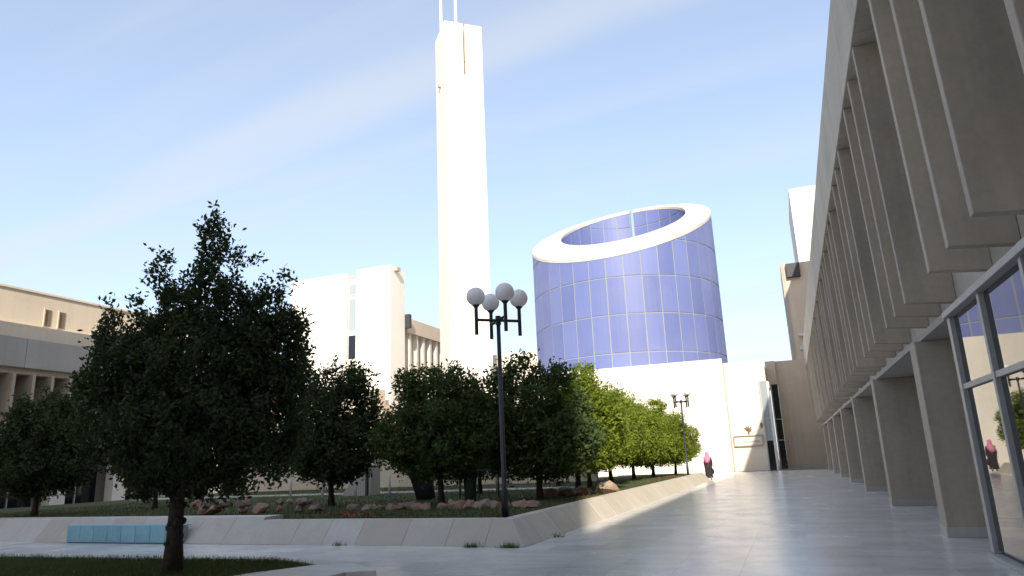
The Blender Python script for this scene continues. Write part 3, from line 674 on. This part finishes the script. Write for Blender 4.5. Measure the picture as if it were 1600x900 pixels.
for i, ((x, y), bl, sc, lm, lab, g) in enumerate(spec):
    tree((x, y, 0.44), vary(bl, 60+i)+([(0, 0, 1.35, 1.15, 1.15, 0.45)] if g == G2 else [(0, 0, 1.3, 0.95, 0.95, 0.35)]), 820 if g == G2 else 700, 42, 0.125, 0.25, lm, lab, 20+i, group=g, scale=sc, h0=1.0, rz=0.0, zs=0.86 if g == G2 else (0.90 if lm != 'leaf_shaded' else 0.97), drop=0.22 if g == G1 else 0.08)

# ------------------------------------------------------------------ lamps
def make_lamp(loc, label):
    t = empty('street_lamp', loc); tag(t, label, 'lamp', 'four-globe lamp posts')
    link('pole', mesh_of('pole', *tube_vf([(0, 0, 0), (0, 0, 0.6), (0, 0, 0.62), (0, 0, 4.40)], [0.075, 0.07, 0.055, 0.045], 12), True), 'lamp_black', t)
    link('base_plate', mesh_of('base_plate', *tube_vf([(0, 0, 0), (0, 0, 0.04)], [0.15, 0.15], 12)), 'lamp_black', t)
    link('hub', mesh_of('hub', *tube_vf([(0, 0, 4.22), (0, 0, 4.42)], [0.065, 0.065], 12)), 'lamp_black', t)
    for a in (20, 110, 200, 290):
        v = (CR*math.cos(R_(a))+CF*math.sin(R_(a)))*0.52
        ar = link('arm', mesh_of('arm', *join_vf([tube_vf([(0, 0, 4.32), (v.x, v.y, 4.32)], [0.034, 0.034], 8), tube_vf([(v.x, v.y, 3.98), (v.x, v.y, 4.62)], [0.042, 0.042], 10), tube_vf([(v.x, v.y, 4.60), (v.x, v.y, 4.66)], [0.045, 0.09], 12)])), 'lamp_black', t)
        link('globe', mesh_of('globe', *sphere_vf((v.x, v.y, 4.86), 0.215, 28, 18), True), 'globe_glass', ar)
    return t
lamp = make_lamp((-5.93, 14.65, 0.44), 'near black lamp post with four white globes on the planter')
l2 = copy_tree(lamp); l2.location = (-5.8, 42.3, 0.44); l2['label'] = 'distant lamp post with globes at the far end of the sunlit trees'; l2.scale = (0.97,)*3; l2.rotation_euler.z = 0.35

# ------------------------------------------------------------------ rocks, railing, bin, small things
def rock_mesh(seed):
    r = random.Random(seed); bm = bmesh.new()
    for k in range(26):
        v = Vector((r.gauss(0, 1), r.gauss(0, 1), r.gauss(0, 1))).normalized()*r.uniform(0.75, 1.1); bm.verts.new((v.x, v.y, v.z*0.8))
    bmesh.ops.convex_hull(bm, input=bm.verts); bmesh.ops.subdivide_edges(bm, edges=bm.edges, cuts=1, use_grid_fill=True)
    for v in bm.verts: v.co += v.co.normalized()*noise.noise(v.co*2.1+Vector((seed*3.1, 0, 0)))*0.12
    me = bpy.data.meshes.new('rock'); bm.to_mesh(me); bm.free(); return me
rms = [rock_mesh(i) for i in range(9)]
rr = random.Random(5); rl = []
for i in range(24): rl.append((-17.2+i*0.20+rr.uniform(-0.1, 0.1), 17.1+rr.uniform(-0.2, 0.5), rr.uniform(0.12, 0.24), 0.56 if rr.random() < 0.6 else 0.74, 'reddish boulder in the heap behind the taller kerb at left', 'boulder heap'))
for i in range(26): rl.append((-12.4+i*0.235+rr.uniform(-0.1, 0.1), 18.2+rr.uniform(-0.2, 0.25)-i*0.01, rr.uniform(0.13, 0.26), 0.45, 'brown boulder in the row across the planter under the trees', 'boulder row'))
for i, (x, y, s_) in enumerate(((-6.15, 24.3, 0.42), (-6.75, 23.6, 0.33), (-7.2, 23.2, 0.30), (-7.5, 22.6, 0.28))): rl.append((x, y, s_, 0.5, 'large pale boulder at the kerb where the sunlight begins' if i == 0 else 'dark boulder beside the large pale boulder at the kerb', None if i == 0 else 'dark kerb boulders'))
for i, (x, y, s_, z, lb_, g_) in enumerate(rl):
    o = link('rock', rms[i % 9], 'rock_red'); o.location = (x, y, z+s_*0.12); o.scale = (s_*rr.uniform(0.9, 1.3), s_*rr.uniform(0.8, 1.1), s_*rr.uniform(0.8, 1.2)); o.rotation_euler = (rr.uniform(-.3, .3), rr.uniform(-.3, .3), rr.uniform(0, 6)); tag(o, lb_, 'rock', g_)
# handrail behind the rocks
rail = empty('handrail', (-10, 24, 0.44)); tag(rail, 'thin dark metal handrail on posts behind the boulders', 'railing')
a_, b_ = Vector((-13.2, 24.6, 0)), Vector((-9.6, 23.2, 0))
for i in range(5):
    p = a_.lerp(b_, i/4)-Vector((-10, 24, 0)); link('post', mesh_of('post', *tube_vf([(p.x, p.y, 0), (p.x, p.y, 0.92)], [0.028, 0.028], 8)), 'dark_metal', rail)
p, q = a_-Vector((-10, 24, 0)), b_-Vector((-10, 24, 0)); link('top_rail', mesh_of('top_rail', *tube_vf([(p.x, p.y, 0.92), (q.x, q.y, 0.92)], [0.032, 0.032], 8)), 'dark_metal', rail)
bn = empty('litter_bin', (-9.15, 19.9, 0.44)); tag(bn, 'dark green litter bin standing on the lawn right of the boulders', 'bin')
link('body', mesh_of('body', *tube_vf([(0, 0, 0), (0, 0, 0.05), (0, 0, 0.72), (0, 0, 0.74)], [0.15, 0.17, 0.20, 0.20], 16), True), 'bin_green', bn)
link('lid', mesh_of('lid', *tube_vf([(0, 0, 0.741), (0, 0, 0.80), (0, 0, 0.84)], [0.22, 0.21, 0.10], 16), True), 'lamp_black', bn)
wp = empty('wrapped_shrub', (-12.5, 23.2, 0.44)); tag(wp, 'dark funnel-shaped wrapped bundle leaning behind the boulder row', 'shrub')
link('wrap', mesh_of('wrap', *tube_vf([(0.1, 0, 0), (0.0, 0, 0.45), (-0.10, 0, 0.95), (-0.2, 0, 1.5), (-0.2, 0, 1.9)], [0.34, 0.37, 0.45, 0.56, 0.42], 14), True), 'wrap_dark', wp)
for i in range(7):
    b = empty('bollard', (-20.5+i*1.55, 26.0+0.15*i, 0.44)); tag(b, '%s short white post from the left in the row behind the boulders' % ('first', 'second', 'third', 'fourth', 'fifth', 'sixth', 'seventh')[i], 'post', 'row of short white posts')
    link('shaft', mesh_of('shaft', *tube_vf([(0, 0, 0), (0, 0, 0.85), (0, 0, 0.9)], [0.05, 0.05, 0.03], 10), True), 'white_metal', b)
# low walls and hedge behind the lawn
lo = empty('low_garden_wall', (-22, 38, 0)); tag(lo, 'pale low wall across the back of the lawn seen between trunks', 'wall')
for i in range(12): pp(lo, 'wall_panel', (-34+i*2.0+0.01, -32+i*2.0-0.01, 38, 38.3, 0.43, 2.3), 'sand_wall'); 
pp(lo, 'coping', (-34, -10, 37.95, 38.35, 2.302, 2.42), 'limestone')
pth = struct(box('garden_path', (-34, -8.5, 29.5, 31.5, 0.30, 0.452), 'plinth_stone'))
bo = empty('service_box', (-19.0, 27.6, 0.44)); tag(bo, 'grey slanted service box under the round dark tree', 'box')
link('housing', mesh_of('housing', *prism([(0, 0), (1.5, 0), (1.5, 1.3), (1.0, 1.3)], 'y', 0, 0.8)), 'sign_grey', bo); link('leg', mesh_of('leg', *boxes([(1.3, 1.4, -0.1, -0.002, 0, 1.2)])), 'dark_metal', bo)
def flowers(name, spots, label):
    V = []; n = 0
    for (x, y, nn_) in spots:
        for i in range(nn_):
            c = Vector((x+rng.normal(0, 0.28), y+rng.normal(0, 0.12), 0.46+rng.uniform(0, 0.10))); u = Vector(rng.normal(0, 1, 3)).normalized()*0.028; v = u.orthogonal().normalized()*0.028; V += [c+u, c+v, c-u, c-v]; n += 1
    o = link(name, raw_mesh(name, np.array([tuple(q) for q in V]), np.arange(n*4).reshape(-1, 4)), 'flower_red'); tag(o, label, 'flowers', kind='stuff')
flowers('red_flowers', [(-10.35, 15.6, 30), (-9.9, 15.5, 8), (-11.6, 16.0, 6), (-6.2, 17.4, 6), (-6.1, 21.0, 6), (-6.0, 24.0, 8), (-6.2, 33, 8), (-6.3, 37, 10), (-6.2, 40, 14)], 'small red flowers scattered on the lawn along the kerb')

# ------------------------------------------------------------------ person
pe = empty('person', (-5.25, 47.8, 0.0), R_(12)); tag(pe, 'person in dark clothes and pink headscarf walking at the far end of the kerb', 'person')
joints = {'pel': (0, 0, 0.92, 0.135), 'sp': (0, 0.01, 1.12, 0.125), 'ch': (0, 0.02, 1.33, 0.145), 'nk': (0, 0.03, 1.47, 0.055), 'hd': (0, 0.05, 1.58, 0.085), 'hd2': (0, 0.05, 1.67, 0.080),
          'ls': (-0.17, 0.02, 1.38, 0.06), 'le': (-0.22, -0.06, 1.12, 0.045), 'lw': (-0.20, 0.05, 0.90, 0.034), 'lh': (-0.20, 0.08, 0.82, 0.036),
          'rs': (0.17, 0.02, 1.38, 0.06), 're': (0.23, -0.02, 1.12, 0.045), 'rw': (0.24, 0.03, 0.88, 0.034), 'rh': (0.24, 0.05, 0.80, 0.036),
          'lp': (-0.09, 0, 0.86, 0.09), 'lk': (-0.10, 0.14, 0.50, 0.06), 'la': (-0.10, 0.10, 0.09, 0.042), 'lt': (-0.11, 0.27, 0.04, 0.036),
          'rp': (0.09, 0, 0.86, 0.09), 'rk': (0.10, -0.02, 0.50, 0.06), 'ra': (0.10, -0.26, 0.14, 0.042), 'rt': (0.11, -0.14, 0.05, 0.036)}
ed = [('pel', 'sp'), ('sp', 'ch'), ('ch', 'nk'), ('nk', 'hd'), ('hd', 'hd2'), ('ch', 'ls'), ('ls', 'le'), ('le', 'lw'), ('lw', 'lh'), ('ch', 'rs'), ('rs', 're'), ('re', 'rw'), ('rw', 'rh'), ('pel', 'lp'), ('lp', 'lk'), ('lk', 'la'), ('la', 'lt'), ('pel', 'rp'), ('rp', 'rk'), ('rk', 'ra'), ('ra', 'rt')]
def skin_obj(name, joints, ed, root, mat, parent, sub=2):
    names = list(joints); me = bpy.data.meshes.new(name); me.from_pydata([joints[k][:3] for k in names], [(names.index(a), names.index(b)) for a, b in ed], []); o = link(name, me, mat, parent)
    m = o.modifiers.new('skin', 'SKIN'); m.use_smooth_shade = True; lay = me.skin_vertices[0].data
    for i, k in enumerate(names): lay[i].radius = (joints[k][3],)*2; lay[i].use_root = (k == root)
    s = o.modifiers.new('sub', 'SUBSURF'); s.levels = s.render_levels = sub; return o
body = skin_obj('body', joints, ed, 'pel', 'skin', pe)
for sx, hb in ((-1, (-0.20, 0.08, 0.82)), (1, (0.24, 0.05, 0.80))):      # five fingers to each hand
    for i in range(4):
        b = Vector(hb)+Vector((0, -0.024+i*0.016, -0.03)); ln_ = (0.055, 0.065, 0.068, 0.06)[i]
        link('finger', mesh_of('finger', *tube_vf([b, b+Vector((-sx*0.006, 0, -ln_*0.55)), b+Vector((-sx*0.022, 0.002, -ln_))], [0.009, 0.0085, 0.006], 6), True), 'skin', body)
    b = Vector(hb)+Vector((-sx*0.005, 0.032, 0.0)); link('thumb', mesh_of('thumb', *tube_vf([b, b+Vector((-sx*0.01, 0.02, -0.03)), b+Vector((-sx*0.015, 0.02, -0.055))], [0.011, 0.01, 0.007], 6), True), 'skin', body)
for sx in (-1, 1):
    link('eye', mesh_of('eye', *sphere_vf((sx*0.032, 0.128, 1.635), 0.012, 8, 6), True), 'shoe_dark', body)
link('nose', mesh_of('nose', *tube_vf([(0, 0.130, 1.635), (0, 0.152, 1.60)], [0.008, 0.014], 6), True), 'skin', body)
link('mouth', mesh_of('mouth', *sphere_vf((0, 0.128, 1.568), 0.02, 8, 5, (1, 0.35, 0.3)), True), 'cloth_plum', body)
def rings(name, rs, mat, parent, seg=24, wob=0.0, open_=False):
    V, F = [], []
    for i, (x, y, z, a, b) in enumerate(rs):
        for k in range(seg):
            t = 2*math.pi*k/seg; wv = 1+wob*math.sin(5*t+i)*(i/len(rs)); V.append((x+a*math.cos(t)*wv, y+b*math.sin(t)*wv, z))
    for i in range(len(rs)-1):
        for k in range(seg): F.append((i*seg+k, i*seg+(k+1) % seg, (i+1)*seg+(k+1) % seg, (i+1)*seg+k))
    if not open_: F.append(tuple(range(seg)))
    return link(name, mesh_of(name, V, F, True), mat, parent)
rings('tunic', [(0, 0.03, 1.47, 0.07, 0.07), (0, 0.02, 1.42, 0.20, 0.11), (0, 0.02, 1.32, 0.225, 0.155), (0, 0.01, 1.12, 0.195, 0.15), (0, 0.0, 0.92, 0.225, 0.175), (0, 0, 0.75, 0.235, 0.21)], 'cloth_plum', pe, wob=0.05)
rings('skirt', [(0, 0, 0.90, 0.215, 0.165), (0, 0, 0.70, 0.228, 0.20), (0, 0.0, 0.40, 0.23, 0.25), (0, -0.02, 0.13, 0.24, 0.31)], 'cloth_dark', pe, wob=0.10)
for sx, ks in ((-1, ('ls', 'le', 'lw')), (1, ('rs', 're', 'rw'))):
    link('sleeve', mesh_of('sleeve', *tube_vf([joints[k][:3] for k in ks], [0.085, 0.065, 0.055], 10, False), True), 'cloth_plum', pe)
V, F = [], []; rs = [(0, 0.045, 1.765, 0.02, 0.02), (0, 0.04, 1.74, 0.085, 0.09), (0, 0.03, 1.66, 0.108, 0.115), (0, 0.02, 1.56, 0.112, 0.115), (0, 0.0, 1.48, 0.13, 0.12), (0, -0.02, 1.38, 0.21, 0.16), (-0.03, -0.06, 1.22, 0.20, 0.14), (-0.05, -0.08, 1.05, 0.13, 0.10)]
for i, (x, y, z, a, b) in enumerate(rs):
    for k in range(25):
        t = R_(125)+R_(290)*k/24 if 1 < i < 5 else (R_(92)+R_(356)*k/24 if i < 6 else R_(170)+R_(200)*k/24); V.append((x+a*math.cos(t), y+b*math.sin(t), z))
for i in range(7):
    for k in range(24): F.append((i*25+k, i*25+k+1, (i+1)*25+k+1, (i+1)*25+k))
sc = link('headscarf', mesh_of('headscarf', V, F, True), 'scarf_pink', pe); sc.modifiers.new('thick', 'SOLIDIFY').thickness = 0.008
for (x, y, z) in ((-0.11, 0.20, 0.045), (0.11, -0.18, 0.06)): link('shoe', mesh_of('shoe', *sphere_vf((x, y, z), 0.05, 12, 8, (0.95, 2.4, 0.9)), True), 'shoe_dark', pe)
hb = empty('handbag', (-5.25, 47.8, 0.0), R_(12)); tag(hb, 'dark handbag hanging from the hand of the walking person', 'bag')
link('pouch', mesh_of('pouch', *sphere_vf((0.27, 0.04, 0.52), 0.17, 14, 8, (0.55, 1.0, 1.0)), True), 'cloth_dark', hb)
link('strap', mesh_of('strap', *tube_vf([(0.26, -0.08, 0.62), (0.245, 0.0, 0.75), (0.24, 0.05, 0.765), (0.245, 0.10, 0.75), (0.26, 0.16, 0.62)], [0.012]*5, 6), True), 'cloth_dark', hb)
